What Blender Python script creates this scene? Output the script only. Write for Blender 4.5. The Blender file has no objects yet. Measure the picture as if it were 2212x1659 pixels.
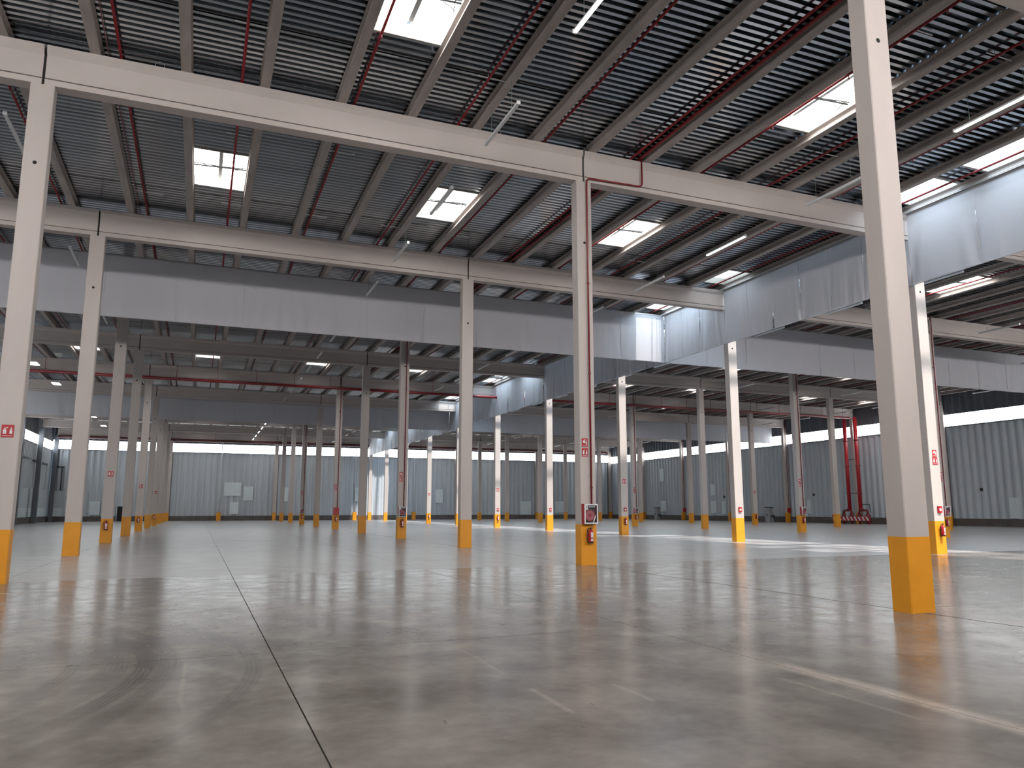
import bpy, math, random
from mathutils import Vector, Matrix

random.seed(7)
scene = bpy.context.scene
COL = scene.collection

# ------------------------------------------------------------------ camera
W_PX, H_PX = 2212.0, 1659.0
F_PX = 1651.14
CAM = Vector((-10.3003, -20.0859, 1.6))
PITCH, YAW, ROLL = 0.1561, 0.3911, -0.0009
OFFX, OFFY = 9.818, 10.866
fwd = Vector((math.sin(YAW) * math.cos(PITCH), math.cos(YAW) * math.cos(PITCH), math.sin(PITCH)))
rgt = Vector((math.cos(YAW), -math.sin(YAW), 0))
upv = rgt.cross(fwd)
r2 = math.cos(ROLL) * rgt + math.sin(ROLL) * upv
u2 = -math.sin(ROLL) * rgt + math.cos(ROLL) * upv
cd = bpy.data.cameras.new('camera')
cam = bpy.data.objects.new('camera', cd)
COL.objects.link(cam)
M = Matrix((r2, u2, -fwd)).transposed().to_4x4()
M.translation = CAM
cam.matrix_world = M
cd.sensor_width = 36.0
cd.lens = 36.0 * F_PX / W_PX
cd.shift_x = -OFFX / W_PX
cd.shift_y = OFFY / W_PX
cd.clip_start = 0.05
cd.clip_end = 600
scene.camera = cam


def proj(p):
    d = Vector(p) - CAM
    k = d.dot(fwd)
    if k < 0.3:
        return None
    return (W_PX / 2 + OFFX + F_PX * d.dot(r2) / k, H_PX / 2 + OFFY - F_PX * d.dot(u2) / k, k)


def in_frame(pts, m=25):
    for p in pts:
        q = proj(p)
        if q and -m < q[0] < W_PX + m and -m < q[1] < H_PX + m:
            return True
    return False


# ------------------------------------------------------------------ light set-up
L_NEAR, L_STRIP, L_SKY, L_ADDED = 24.0, 7.0, 13.0, 2.2
SUN = 15.0
world = bpy.data.worlds.new('world')
scene.world = world
world.use_nodes = True
bg = world.node_tree.nodes['Background']
bg.inputs[0].default_value = (0.62, 0.80, 1.0, 1)
bg.inputs[1].default_value = 0.8
sl = bpy.data.lights.new('sun', 'SUN')
sl.energy = SUN
sl.angle = math.radians(2.6)
sl.color = (1.0, 0.95, 0.88)
sun = bpy.data.objects.new('sun', sl)
COL.objects.link(sun)
sun.rotation_euler = Vector((-0.04, 0.62, -1.0)).to_track_quat('-Z', 'Y').to_euler()
vs = scene.view_settings
vs.view_transform = 'Standard'
vs.look = 'None'
vs.exposure = 0.15
vs.gamma = 1.0
vs.use_curve_mapping = False
scene.cycles.use_adaptive_sampling = True
scene.cycles.adaptive_threshold = 0.04
scene.cycles.use_light_tree = False
scene.cycles.max_bounces = 6
scene.cycles.diffuse_bounces = 2
scene.cycles.glossy_bounces = 3
scene.cycles.transparent_max_bounces = 6

# ------------------------------------------------------------------ helpers
WORDS = ['zeroth', 'first', 'second', 'third', 'fourth', 'fifth', 'sixth', 'seventh', 'eighth', 'ninth', 'tenth',
         'eleventh', 'twelfth', 'thirteenth', 'fourteenth', 'fifteenth', 'sixteenth', 'seventeenth', 'eighteenth',
         'nineteenth', 'twentieth']


def nth(i):
    if i <= 20:
        return WORDS[i]
    t = {2: 'twenty', 3: 'thirty', 4: 'forty', 5: 'fifty'}[i // 10]
    if i % 10 == 0:
        return t[:-1] + 'ieth'
    return t + '-' + WORDS[i % 10]


class MB:
    def __init__(self):
        self.v, self.f, self.m = [], [], []

    def quad(self, a, b, c, d, mi=0):
        n = len(self.v)
        self.v += [a, b, c, d]
        self.f.append((n, n + 1, n + 2, n + 3))
        self.m.append(mi)

    def box(self, x0, x1, y0, y1, z0, z1, mi=0):
        n = len(self.v)
        self.v += [(x, y, z) for z in (z0, z1) for y in (y0, y1) for x in (x0, x1)]
        for f in ((0, 2, 3, 1), (4, 5, 7, 6), (0, 1, 5, 4), (2, 6, 7, 3), (0, 4, 6, 2), (1, 3, 7, 5)):
            self.f.append(tuple(n + i for i in f))
            self.m.append(mi)
        return self

    def bar(self, p, q, w, h=None, mi=0):
        h = h or w
        p, q = Vector(p), Vector(q)
        d = (q - p).normalized()
        a = Vector((0, 0, 1)) if abs(d.z) < .9 else Vector((1, 0, 0))
        s = d.cross(a).normalized()
        t = s.cross(d)
        n = len(self.v)
        for c in (p, q):
            for i, j in ((-1, -1), (1, -1), (1, 1), (-1, 1)):
                self.v.append(tuple(c + s * i * w / 2 + t * j * h / 2))
        for f in ((0, 1, 2, 3), (7, 6, 5, 4), (0, 4, 5, 1), (1, 5, 6, 2), (2, 6, 7, 3), (3, 7, 4, 0)):
            self.f.append(tuple(n + i for i in f))
            self.m.append(mi)
        return self

    def tube(self, pts, r, seg=8, mi=0, cap=True):
        pts = [Vector(p) for p in pts]
        rs = r if isinstance(r, (list, tuple)) else [r] * len(pts)
        n0 = len(self.v)
        prev = None
        for i, p in enumerate(pts):
            if i == 0:
                d = pts[1] - p
            elif i == len(pts) - 1:
                d = p - pts[i - 1]
            else:
                d = (pts[i + 1] - p).normalized() + (p - pts[i - 1]).normalized()
            d.normalize()
            if prev is None:
                a = Vector((0, 0, 1)) if abs(d.z) < .9 else Vector((1, 0, 0))
                s = d.cross(a).normalized()
            else:
                s = (prev - d * prev.dot(d)).normalized()
            prev = s
            t = d.cross(s)
            for k in range(seg):
                an = 2 * math.pi * k / seg
                self.v.append(tuple(p + (s * math.cos(an) + t * math.sin(an)) * rs[i]))
        for i in range(len(pts) - 1):
            for k in range(seg):
                a = n0 + i * seg + k
                b = n0 + i * seg + (k + 1) % seg
                self.f.append((a, b, b + seg, a + seg))
                self.m.append(mi)
        if cap:
            self.f.append(tuple(n0 + k for k in reversed(range(seg))))
            self.m.append(mi)
            e = n0 + (len(pts) - 1) * seg
            self.f.append(tuple(e + k for k in range(seg)))
            self.m.append(mi)
        return self

    def extrude_x(self, prof, x0, x1, closed=True, caps=True, mi=0):
        n = len(self.v)
        k = len(prof)
        self.v += [(x0, y, z) for y, z in prof] + [(x1, y, z) for y, z in prof]
        for i in range(k if closed else k - 1):
            j = (i + 1) % k
            self.f.append((n + i, n + j, n + k + j, n + k + i))
            self.m.append(mi)
        if caps and closed:
            self.f.append(tuple(n + i for i in reversed(range(k))))
            self.f.append(tuple(n + k + i for i in range(k)))
            self.m += [mi, mi]
        return self

    def extrude_y(self, prof, y0, y1, mi=0):
        n = len(self.v)
        k = len(prof)
        self.v += [(x, y0, z) for x, z in prof] + [(x, y1, z) for x, z in prof]
        for i in range(k):
            j = (i + 1) % k
            self.f.append((n + i, n + k + i, n + k + j, n + j))
            self.m.append(mi)
        self.f.append(tuple(n + i for i in range(k)))
        self.f.append(tuple(n + k + i for i in reversed(range(k))))
        self.m += [mi, mi]
        return self

    def mesh(self, name, mats, smooth=False):
        me = bpy.data.meshes.new(name)
        me.from_pydata([tuple(v) for v in self.v], [], self.f)
        if not isinstance(mats, (list, tuple)):
            mats = [mats]
        for m in mats:
            me.materials.append(m)
        me.polygons.foreach_set('material_index', self.m)
        if smooth:
            me.polygons.foreach_set('use_smooth', [True] * len(me.polygons))
        me.validate()
        me.update()
        return me

    def obj(self, name, mats, parent=None, smooth=False):
        return put(name, self.mesh(name, mats, smooth), parent)


def put(name, me, parent=None, loc=None):
    o = bpy.data.objects.new(name, me)
    COL.objects.link(o)
    if parent is not None:
        o.parent = parent
    if loc is not None:
        o.location = loc
    return o


def tag(o, label, cat, group=None, kind=None):
    o['label'] = label
    o['category'] = cat
    if group:
        o['group'] = group
    if kind:
        o['kind'] = kind
    return o


def struct(o, label=None):
    o['kind'] = 'structure'
    if label:
        o['label'] = label
    return o


def thing(name, label, cat, loc, group=None):
    return tag(put(name, None, None, loc), label, cat, group)


# ------------------------------------------------------------------ materials
def newmat(name):
    m = bpy.data.materials.new(name)
    m.use_nodes = True
    return m, m.node_tree.nodes, m.node_tree.links, m.node_tree.nodes['Principled BSDF']


def nd(N, t, **kw):
    n = N.new(t)
    for k, v in kw.items():
        setattr(n, k, v)
    return n


def plain(name, col, rough=.5, metal=0., var=.0, scale=3.0, bump=0., stretch=(1, 1, 1), spec=.5):
    m, N, L, B = newmat(name)
    B.inputs['Roughness'].default_value = rough
    B.inputs['Metallic'].default_value = metal
    B.inputs['Specular IOR Level'].default_value = spec
    B.inputs['Base Color'].default_value = (*col, 1)
    if var or bump:
        g = nd(N, 'ShaderNodeNewGeometry')
        mp = nd(N, 'ShaderNodeMapping')
        mp.inputs['Scale'].default_value = stretch
        L.new(g.outputs['Position'], mp.inputs[0])
        ns = nd(N, 'ShaderNodeTexNoise')
        ns.inputs['Scale'].default_value = scale
        ns.inputs['Detail'].default_value = 6
        L.new(mp.outputs[0], ns.inputs[0])
        if var:
            cr = nd(N, 'ShaderNodeValToRGB')
            cr.color_ramp.elements[0].position = .3
            cr.color_ramp.elements[1].position = .7
            cr.color_ramp.elements[0].color = (*[c * (1 - var) for c in col], 1)
            cr.color_ramp.elements[1].color = (*[min(1, c * (1 + var)) for c in col], 1)
            L.new(ns.outputs[0], cr.inputs[0])
            L.new(cr.outputs[0], B.inputs['Base Color'])
        if bump:
            bp = nd(N, 'ShaderNodeBump')
            bp.inputs['Strength'].default_value = bump
            bp.inputs['Distance'].default_value = .02
            L.new(ns.outputs[0], bp.inputs['Height'])
            L.new(bp.outputs[0], B.inputs['Normal'])
    return m


def emit(name, col, s, through=0.):
    m, N, L, B = newmat(name)
    N.remove(B)
    e = nd(N, 'ShaderNodeEmission')
    e.inputs[0].default_value = (*col, 1)
    e.inputs[1].default_value = s
    out = N['Material Output']
    if through:
        t = nd(N, 'ShaderNodeBsdfTransparent')
        t.inputs[0].default_value = (through, through, through, 1)
        a = nd(N, 'ShaderNodeAddShader')
        L.new(e.outputs[0], a.inputs[0])
        L.new(t.outputs[0], a.inputs[1])
        L.new(a.outputs[0], out.inputs[0])
    else:
        L.new(e.outputs[0], out.inputs[0])
    return m


MT = {}
MT['column'] = plain('painted_concrete', (.50, .447, .423), .6, var=.05, scale=1.3, bump=.05, stretch=(1, 1, .25))
MT['yellow'] = plain('yellow_paint', (.76, .31, .012), .42, var=.05, scale=2)
MT['beam'] = plain('beam_concrete', (.50, .447, .423), .65, var=.04, scale=.8, bump=.04)
MT['joist'] = plain('raw_concrete', (.40, .36, .338), .8, var=.14, scale=1.6, bump=.12, stretch=(3, .6, 3))
MT['gap'] = plain('joint_filler', (.018, .017, .016), .9)
MT['deck'] = plain('galvanised_deck', (.50, .53, .56), .17, 1.0, var=.08, scale=.6, stretch=(.3, 3, 1))
MT['deckseam'] = plain('dark_seam', (.05, .048, .046), .8)
MT['red'] = plain('red_pipe_paint', (.20, .010, .016), .35, var=.08, scale=2)
MT['redbox'] = plain('red_enamel', (.42, .012, .02), .3)
MT['white'] = plain('white_plastic', (.72, .73, .74), .35)
MT['black'] = plain('black_rubber', (.015, .015, .016), .5)
MT['steel'] = plain('zinc_steel', (.55, .56, .57), .35, .7)
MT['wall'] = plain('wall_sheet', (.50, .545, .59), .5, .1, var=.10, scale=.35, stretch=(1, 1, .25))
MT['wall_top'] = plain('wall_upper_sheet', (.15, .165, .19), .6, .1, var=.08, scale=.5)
MT['plinth'] = plain('plinth_concrete', (.12, .107, .10), .85, var=.18, scale=1.2)
MT['patch'] = plain('pale_patch_sheet', (.66, .74, .76), .4, var=.05, scale=1)
MT['darkframe'] = plain('dark_frame', (.03, .032, .035), .6)
MT['curb'] = plain('skylight_curb', (.42, .41, .38), .5, .2)
MT['grey_machine'] = plain('grey_machine', (.33, .34, .36), .5)
MT['strip'] = emit('daylit_polycarbonate', (.94, .98, 1.0), L_STRIP)
MT['strip_near'] = emit('sunlit_polycarbonate', (1.0, .955, .92), L_NEAR)
MT['sky'] = emit('daylit_skylight', (1.0, .985, .96), L_SKY)
MT['added_light'] = emit('added_rooflight', (.62, .82, 1.0), L_ADDED, .62)  # panes of the added rooflights: glow a little and let sun through
MT['clear'] = emit('clear_skylight', (.70, .87, 1.0), 4.5, .52)
MT['hazy'] = emit('hazy_skylight', (.80, .92, 1.0), 3.0)
MT['lit'] = emit('lit_lamp', (1.0, .93, .78), 14)
MT['litw'] = emit('lit_lamp_cool', (1.0, .98, .93), 9)
MT['lampwhite'] = plain('lamp_housing', (.62, .64, .66), .35)
MT['wire'] = plain('green_wire', (.20, .30, .24), .5)


def glass_mat():
    m, N, L, B = newmat('box_glass')
    t = nd(N, 'ShaderNodeBsdfTransparent')
    g = nd(N, 'ShaderNodeBsdfGlossy')
    g.inputs['Roughness'].default_value = .05
    x = nd(N, 'ShaderNodeMixShader')
    x.inputs[0].default_value = .12
    L.new(t.outputs[0], x.inputs[1])
    L.new(g.outputs[0], x.inputs[2])
    L.new(x.outputs[0], N['Material Output'].inputs[0])
    return m


MT['glass'] = glass_mat()


def curtain_mat():
    m, N, L, B = newmat('smoke_curtain_fabric')
    col = (.565, .56, .60)
    B.inputs['Roughness'].default_value = .55
    B.inputs['Base Color'].default_value = (*col, 1)
    g = nd(N, 'ShaderNodeNewGeometry')
    ns = nd(N, 'ShaderNodeTexNoise')
    ns.inputs['Scale'].default_value = 2.2
    ns.inputs['Detail'].default_value = 4
    L.new(g.outputs['Position'], ns.inputs[0])
    bp = nd(N, 'ShaderNodeBump')
    bp.inputs['Strength'].default_value = .25
    bp.inputs['Distance'].default_value = .05
    L.new(ns.outputs[0], bp.inputs['Height'])
    L.new(bp.outputs[0], B.inputs['Normal'])
    tr = nd(N, 'ShaderNodeBsdfTranslucent')
    tr.inputs[0].default_value = (.5, .54, .6, 1)
    x = nd(N, 'ShaderNodeMixShader')
    x.inputs[0].default_value = .08
    L.new(B.outputs[0], x.inputs[1])
    L.new(tr.outputs[0], x.inputs[2])
    L.new(x.outputs[0], N['Material Output'].inputs[0])
    return m


MT['curtain'] = curtain_mat()


def floor_mat(front=True):
    m, N, L, B = newmat('polished_concrete' if front else 'clean_concrete')
    g = nd(N, 'ShaderNodeNewGeometry')
    pos = g.outputs['Position']

    def math_(op, a, b=None, c=None):
        n = nd(N, 'ShaderNodeMath', operation=op)
        for i, x in enumerate((a, b, c)):
            if x is None:
                continue
            if isinstance(x, (int, float)):
                n.inputs[i].default_value = x
            else:
                L.new(x, n.inputs[i])
        return n.outputs[0]

    def noise(scale, detail=5, stretch=(1, 1, 1), rough=.55):
        mp = nd(N, 'ShaderNodeMapping')
        mp.inputs['Scale'].default_value = stretch
        L.new(pos, mp.inputs[0])
        n = nd(N, 'ShaderNodeTexNoise')
        n.inputs['Scale'].default_value = scale
        n.inputs['Detail'].default_value = detail
        n.inputs['Roughness'].default_value = rough
        L.new(mp.outputs[0], n.inputs[0])
        return n.outputs[0]

    def ramp(x, a, b, ca, cb):
        r = nd(N, 'ShaderNodeValToRGB')
        r.color_ramp.elements[0].position = a
        r.color_ramp.elements[1].position = b
        r.color_ramp.elements[0].color = ca
        r.color_ramp.elements[1].color = cb
        L.new(x, r.inputs[0])
        return r.outputs[0]

    def mix(f, a, b, mode='MIX'):
        n = nd(N, 'ShaderNodeMix', data_type='RGBA', blend_type=mode)
        for i, x in ((0, f), (6, a), (7, b)):
            if isinstance(x, (int, float)):
                n.inputs[i].default_value = x
            elif isinstance(x, tuple):
                n.inputs[i].default_value = x
            else:
                L.new(x, n.inputs[i])
        return n.outputs[2]

    n1 = noise(.35, 6)
    n2 = noise(1.1, 7)
    if not front:
        clean = ramp(n2, .3, .7, (.35, .335, .335, 1), (.45, .43, .428, 1))
        clean = mix(ramp(n1, .3, .7, (.2, .2, .2, 1), (.75, .75, .75, 1)), clean, (.42, .405, .405, 1))
        L.new(clean, B.inputs['Base Color'])
        B.inputs['Roughness'].default_value = .25
        B.inputs['Specular IOR Level'].default_value = .22
        return m
    n3 = noise(7, 5)
    base = ramp(n1, .36, .66, (.145, .125, .108, 1), (.315, .282, .252, 1))
    base = mix(.55, base, ramp(n2, .38, .64, (.118, .102, .089, 1), (.325, .290, .260, 1)))
    base = mix(.18, base, ramp(n3, .3, .7, (.15, .136, .127, 1), (.38, .35, .328, 1)))
    # dark stains
    st = noise(.62, 3, (1, .6, 1))
    base = mix(ramp(st, .55, .70, (0, 0, 0, 1), (.60, .60, .60, 1)), base, (.115, .102, .092, 1))
    # tyre marks left by turning trucks
    sx = nd(N, 'ShaderNodeSeparateXYZ')
    L.new(pos, sx.inputs[0])
    X, Y = sx.outputs[0], sx.outputs[1]
    jit = math_('MULTIPLY', math_('SUBTRACT', noise(.8, 3), .5), .10)

    def ring(cx, cy, r, w, amt, a_from=-3, a_to=3):
        dx = math_('SUBTRACT', X, cx)
        dy = math_('SUBTRACT', Y, cy)
        d = math_('SQRT', math_('ADD', math_('MULTIPLY', dx, dx), math_('MULTIPLY', dy, dy)))
        e = math_('ABSOLUTE', math_('ADD', math_('SUBTRACT', d, r), jit))
        k = nd(N, 'ShaderNodeMapRange', interpolation_type='SMOOTHSTEP')
        k.inputs[1].default_value = w * .35
        k.inputs[2].default_value = w
        k.inputs[3].default_value = 1
        k.inputs[4].default_value = 0
        L.new(e, k.inputs[0])
        tread = math_('ADD', .85, math_('MULTIPLY', .15, math_('SINE', math_('MULTIPLY', d, 130.0))))
        an = math_('ARCTAN2', dy, dx)
        q = nd(N, 'ShaderNodeMapRange', interpolation_type='SMOOTHSTEP')
        mid, half = (a_from + a_to) / 2, (a_to - a_from) / 2
        q.inputs[1].default_value = half * .45
        q.inputs[2].default_value = half
        q.inputs[3].default_value = 1
        q.inputs[4].default_value = 0
        L.new(math_('ABSOLUTE', math_('SUBTRACT', an, mid)), q.inputs[0])
        v = math_('MULTIPLY', math_('MULTIPLY', k.outputs[0], q.outputs[0]), math_('MULTIPLY', tread, amt))
        return math_('MULTIPLY', v, math_('ADD', .45, n2))

    marks = None
    for a in ((-15.25, -11.12, 5.58, .12, .36, -1.0, 1.0), (-15.53, -10.98, 4.82, .16, .62, -.7, .75),
              (-15.53, -10.98, 4.55, .22, .35, -.7, .5), (-16.57, -10.97, 6.08, .16, .40, -.7, .6),
              (-15.66, -10.9, 4.27, .13, .45, -.5, .8), (-15.4, -11.0, 4.05, .20, .22, -.8, .8)):
        r = ring(*a)
        marks = r if marks is None else math_('MAXIMUM', marks, r)
    base = mix(marks, base, (.09, .082, .077, 1))

    # pale worn strips beside the saw cuts
    def strip(x0, w, ya, yb, amt):
        e = math_('ABSOLUTE', math_('ADD', math_('SUBTRACT', X, x0), math_('MULTIPLY', jit, 1.2)))
        k = nd(N, 'ShaderNodeMapRange', interpolation_type='SMOOTHSTEP')
        k.inputs[1].default_value = 0
        k.inputs[2].default_value = w
        k.inputs[3].default_value = amt
        k.inputs[4].default_value = 0
        L.new(e, k.inputs[0])
        q = nd(N, 'ShaderNodeMapRange', interpolation_type='SMOOTHSTEP')
        q.inputs[1].default_value = (yb - ya) * .38
        q.inputs[2].default_value = (yb - ya) * .5
        q.inputs[3].default_value = 1
        q.inputs[4].default_value = 0
        L.new(math_('ABSOLUTE', math_('SUBTRACT', Y, (ya + yb) / 2)), q.inputs[0])
        return math_('MULTIPLY', math_('MULTIPLY', k.outputs[0], q.outputs[0]), math_('ADD', .25, n3))

    pale = strip(-4.60, .20, -17.5, -13.2, 1.1)
    for s in ((-7.43, .05, -14.4, -13.4, .45), (-10.33, .035, -13.2, -10.8, .22), (-7.41, .05, -12.9, -11.2, .22),
              (-6.66, .05, -14.3, -13.5, .35), (-5.05, .05, -15.6, -13.9, .25)):
        pale = math_('MAXIMUM', pale, strip(*s))
    base = mix(pale, base, (.50, .44, .385, 1))
    # scuffs
    sc = noise(5.5, 4, (2.2, .7, 1))
    area = noise(.30, 2)
    scuff = math_('MULTIPLY', ramp(sc, .69, .74, (0, 0, 0, 1), (1, 1, 1, 1)), ramp(area, .52, .62, (0, 0, 0, 1), (.7, .7, .7, 1)))
    base = mix(scuff, base, (.05, .045, .042, 1))
    L.new(base, B.inputs['Base Color'])
    rr = ramp(n1, .3, .7, (.16, .16, .16, 1), (.23, .23, .23, 1))
    rr = mix(.5, rr, ramp(noise(2.4, 5), .35, .65, (.15, .15, .15, 1), (.25, .25, .25, 1)))
    L.new(rr, B.inputs['Roughness'])
    B.inputs['Specular IOR Level'].default_value = .22
    bp = nd(N, 'ShaderNodeBump')
    bp.inputs['Strength'].default_value = .011
    bp.inputs['Distance'].default_value = .012
    L.new(noise(1.6, 4, (.45, 1.2, 1)), bp.inputs['Height'])
    L.new(bp.outputs[0], B.inputs['Normal'])
    return m


MT['floor'] = floor_mat(True)
MT['floor_clean'] = floor_mat(False)   # slabs past the first column line are cleaner and paler

# ------------------------------------------------------------------ layout of the hall
SY = 11.1376
ROWX = {'Z': -28.90, 'A': -14.60, 'B': 0.0, 'C': 14.27, 'D': 28.51, 'E': 42.87, 'F': 57.12}
ROWS = 'ZABCDEF'
ROWNAME = {'Z': 'left wall row', 'A': 'left row', 'B': 'middle row', 'C': 'curtain row',
           'D': 'row right of the curtain', 'E': 'row near the right wall', 'F': 'right wall row'}
CW, CD_, CH = .51, .37, 11.72
XL, XR, YN, YF = -29.05, 57.70, -22.35, 100.66
BT = 12.72       # top of main beams = underside of joists
ZD = 12.97       # underside of the roof deck
meas = [-13.29, -11.22, -9.29, -7.25, -5.26, -3.31, -1.37, .58, 2.56, 4.47, 6.40, 8.35, 10.15]


def jx(i):
    if i < 0:
        return meas[0] + 1.953 * i
    if i > 12:
        return meas[12] + 1.953 * (i - 12)
    return meas[i]


J0, J1 = -8, 36

# ------------------------------------------------------------------ floor
fl = MB()
fl.box(XL - .3, XR + .3, YN - .3, YF + .3, -.30, -.035)
floor = struct(fl.obj('floor', plain('joint_sealant', (.028, .025, .023), .9)))
fx = [XL, -24.05, -19.2, -14.35, -9.43, -4.62, .25, 5.1, 9.9, 14.6, 19.5, 24.3, 29.1, 34.0, 38.8, 43.6, 48.4, 53.2, XR]
fy = [YN] + [.45 + SY * k for k in range(-1, 9)] + [YF]
for i in range(len(fx) - 1):
    for j in range(len(fy) - 1):
        ga = .022 if abs(fx[i] - .25) < .1 else .0065
        gb = .022 if abs(fx[i + 1] - .25) < .1 else .0065
        b = MB().box(fx[i] + ga, fx[i + 1] - gb, fy[j] + .011, fy[j + 1] - .011, -.03, 0)
        b.obj('floor_slab', MT['floor'] if fy[j] < .3 else MT['floor_clean'], floor)

# ------------------------------------------------------------------ walls and strip windows
RIB = .80


def rib_panel(u0, u1, z0, z1, depth=.17):
    """ribbed sheet in local (u along wall, v into the hall, z)"""
    n = max(1, round((u1 - u0) / RIB))
    p = (u1 - u0) / n
    prof = []
    for i in range(n):
        a = u0 + i * p
        prof += [(a, 0), (a + p * .22, 0), (a + p * .48, depth), (a + p * .72, depth)]
    prof.append((u1, 0))
    return prof


def make_wall(side, name, zs, u_edges, to_world, near=False, strip_mat='strip', wn=1):
    z_pl, z_sill, z_head, z_top = zs
    wall = None
    # plinth is the wall object itself, panels are children
    u0, u1 = u_edges[0], u_edges[-1]

    def boxuv(mb, a, b, v0, v1, za, zb):
        pts = [to_world(a, v0), to_world(b, v1)]
        xs = sorted((pts[0][0], pts[1][0]))
        ys = sorted((pts[0][1], pts[1][1]))
        mb.box(xs[0], xs[1], ys[0], ys[1], za, zb)

    mb = MB()
    boxuv(mb, u0, u1, -.30, .02, 0, z_pl)
    wall = struct(mb.obj('wall_' + name, MT['plinth']))
    for a, b in zip(u_edges[:-1], u_edges[1:]):
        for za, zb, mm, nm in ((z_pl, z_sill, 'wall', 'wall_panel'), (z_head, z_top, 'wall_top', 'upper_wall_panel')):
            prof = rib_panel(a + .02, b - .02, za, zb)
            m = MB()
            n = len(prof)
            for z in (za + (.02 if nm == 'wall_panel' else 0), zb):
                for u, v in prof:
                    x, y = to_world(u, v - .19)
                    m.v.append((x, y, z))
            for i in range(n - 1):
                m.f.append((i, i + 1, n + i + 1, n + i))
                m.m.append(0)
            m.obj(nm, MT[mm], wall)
    mb = MB()
    boxuv(mb, u0, u1, -.35, -.28, 0, z_top)
    # backing is split below and above the glazing
    bk = MB()
    boxuv(bk, u0, u1, -.32, -.20, z_pl, z_sill)
    boxuv(bk, u0, u1, -.32, -.20, z_head, z_top)
    bk.obj('backing', MT['gap'], wall)
    # sill and head trims
    tr = MB()
    boxuv(tr, u0, u1, -.20, .01, z_sill - .06, z_sill)
    tr.obj('sill_flashing', MT['wall_top'], wall)
    fr = MB()
    boxuv(fr, u0, u1, -.16, -.06, z_sill, z_sill + .05)
    boxuv(fr, u0, u1, -.16, -.06, z_head - .05, z_head)
    win = struct(fr.obj('window_%d' % wn, MT['wall_top']))
    npn = int(round((u1 - u0) / 1.03))
    p = (u1 - u0) / npn
    for i in range(npn):
        a = u0 + i * p
        m = MB()
        boxuv(m, a + .012, a + p - .012, -.14, -.11, z_sill + .05, z_head - .05)
        m.m[{'far': 2, 'right': 4, 'left': 5, 'near': 3}[side]] = 1
        m.obj('pane', [MT['curb'], MT[strip_mat]], win)
        m = MB()
        boxuv(m, a - .016, a + .016, -.105, -.075, z_sill + .04, z_head - .04)
        m.obj('mullion', MT['curb'], win)
    return wall


ycols = [SY * k + CD_ / 2 for k in range(-1, 9)]
xcols = [ROWX[r] + CW / 2 for r in 'ABCDE']
make_wall('far', 'far', (.68, 9.80, 11.14, 13.3), [XL - .3] + xcols + [XR + .3], lambda u, v: (u, YF - v), wn=1)
make_wall('right', 'right', (.66, 9.60, 10.86, 13.3), [YN] + ycols + [YF], lambda u, v: (XR - v, u), wn=2)
make_wall('left', 'left', (.70, 9.60, 10.84, 13.3), [YN] + ycols + [YF], lambda u, v: (XL + v, u), wn=3)
make_wall('near', 'near', (.68, 9.70, 11.05, 13.3), [XL - .3] + xcols + [XR + .3], lambda u, v: (u, YN + v), strip_mat='strip_near', wn=4)

# ------------------------------------------------------------------ skylight openings
SKY = []      # cell index, y0, y1, kind
for b, cells in {-1: (-3, 3, 9), 0: (-3, 1, 5, 9, 19, 23), 2: (21, 27), 3: (-3, 1, 5, 9, 19, 23, 30, 34), 4: (25,),
                 5: (-3, 19, 27), 6: (1, 5, 9, 23, 30), 8: (-3, 1, 5, 9, 19, 23)}.items():
    for c in cells:
        SKY.append((c, SY * b + 4.85, SY * b + 7.87, 'vent'))
for a, b in ((-5.7, -3.45), (-2.5, -.35), (8.75, 10.85), (12.7, 16.35), (34.6, 37.6), (40.4, 43.9), (52.5, 55.4), (62, 65),
             (73, 76), (84, 87), (91, 94)):
    SKY.append((13, a, b, 'clear'))
for ra, rb in ((-21.5, 13.9), (17.0, 55.2), (58.4, 97.0)):  # unseen rooflights added to cast the bright floor band, stopped short of curtains
    nseg = round((rb - ra) / 5.5)
    for q in range(nseg):
        a, b = ra + (rb - ra) * q / nseg, ra + (rb - ra) * (q + 1) / nseg - .01
        SKY.append((14, a, b, 'added_light'))
        SKY.append((15, a, b, 'added_light'))

# ------------------------------------------------------------------ roof deck
cl = MB()
for x0, x1 in ((XL - .35, XL - .05), (XR + .05, XR + .35)):
    cl.box(x0, x1, YN - .3, YF + .3, ZD, ZD + .3)
for y0, y1 in ((YN - .35, YN - .05), (YF + .05, YF + .35)):
    cl.box(XL - .3, XR + .3, y0, y1, ZD, ZD + .3)
ceiling = struct(cl.obj('ceiling', MT['deck']))
PITCHD = .235


def deck_strip(mb, x0, x1, y0, y1):
    n = max(1, round((y1 - y0) / PITCHD))
    p = (y1 - y0) / n
    prof = []
    for i in range(n):
        a = y0 + i * p
        prof += [(a, ZD), (a + p * .42, ZD), (a + p * .50, ZD + .12), (a + p * .90, ZD + .12)]
    prof.append((y1, ZD))
    k = len(prof)
    n0 = len(mb.v)
    mb.v += [(x0, y, z) for y, z in prof] + [(x1, y, z) for y, z in prof]
    for i in range(k - 1):
        mb.f.append((n0 + i, n0 + i + 1, n0 + k + i + 1, n0 + k + i))
        mb.m.append(0)


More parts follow.
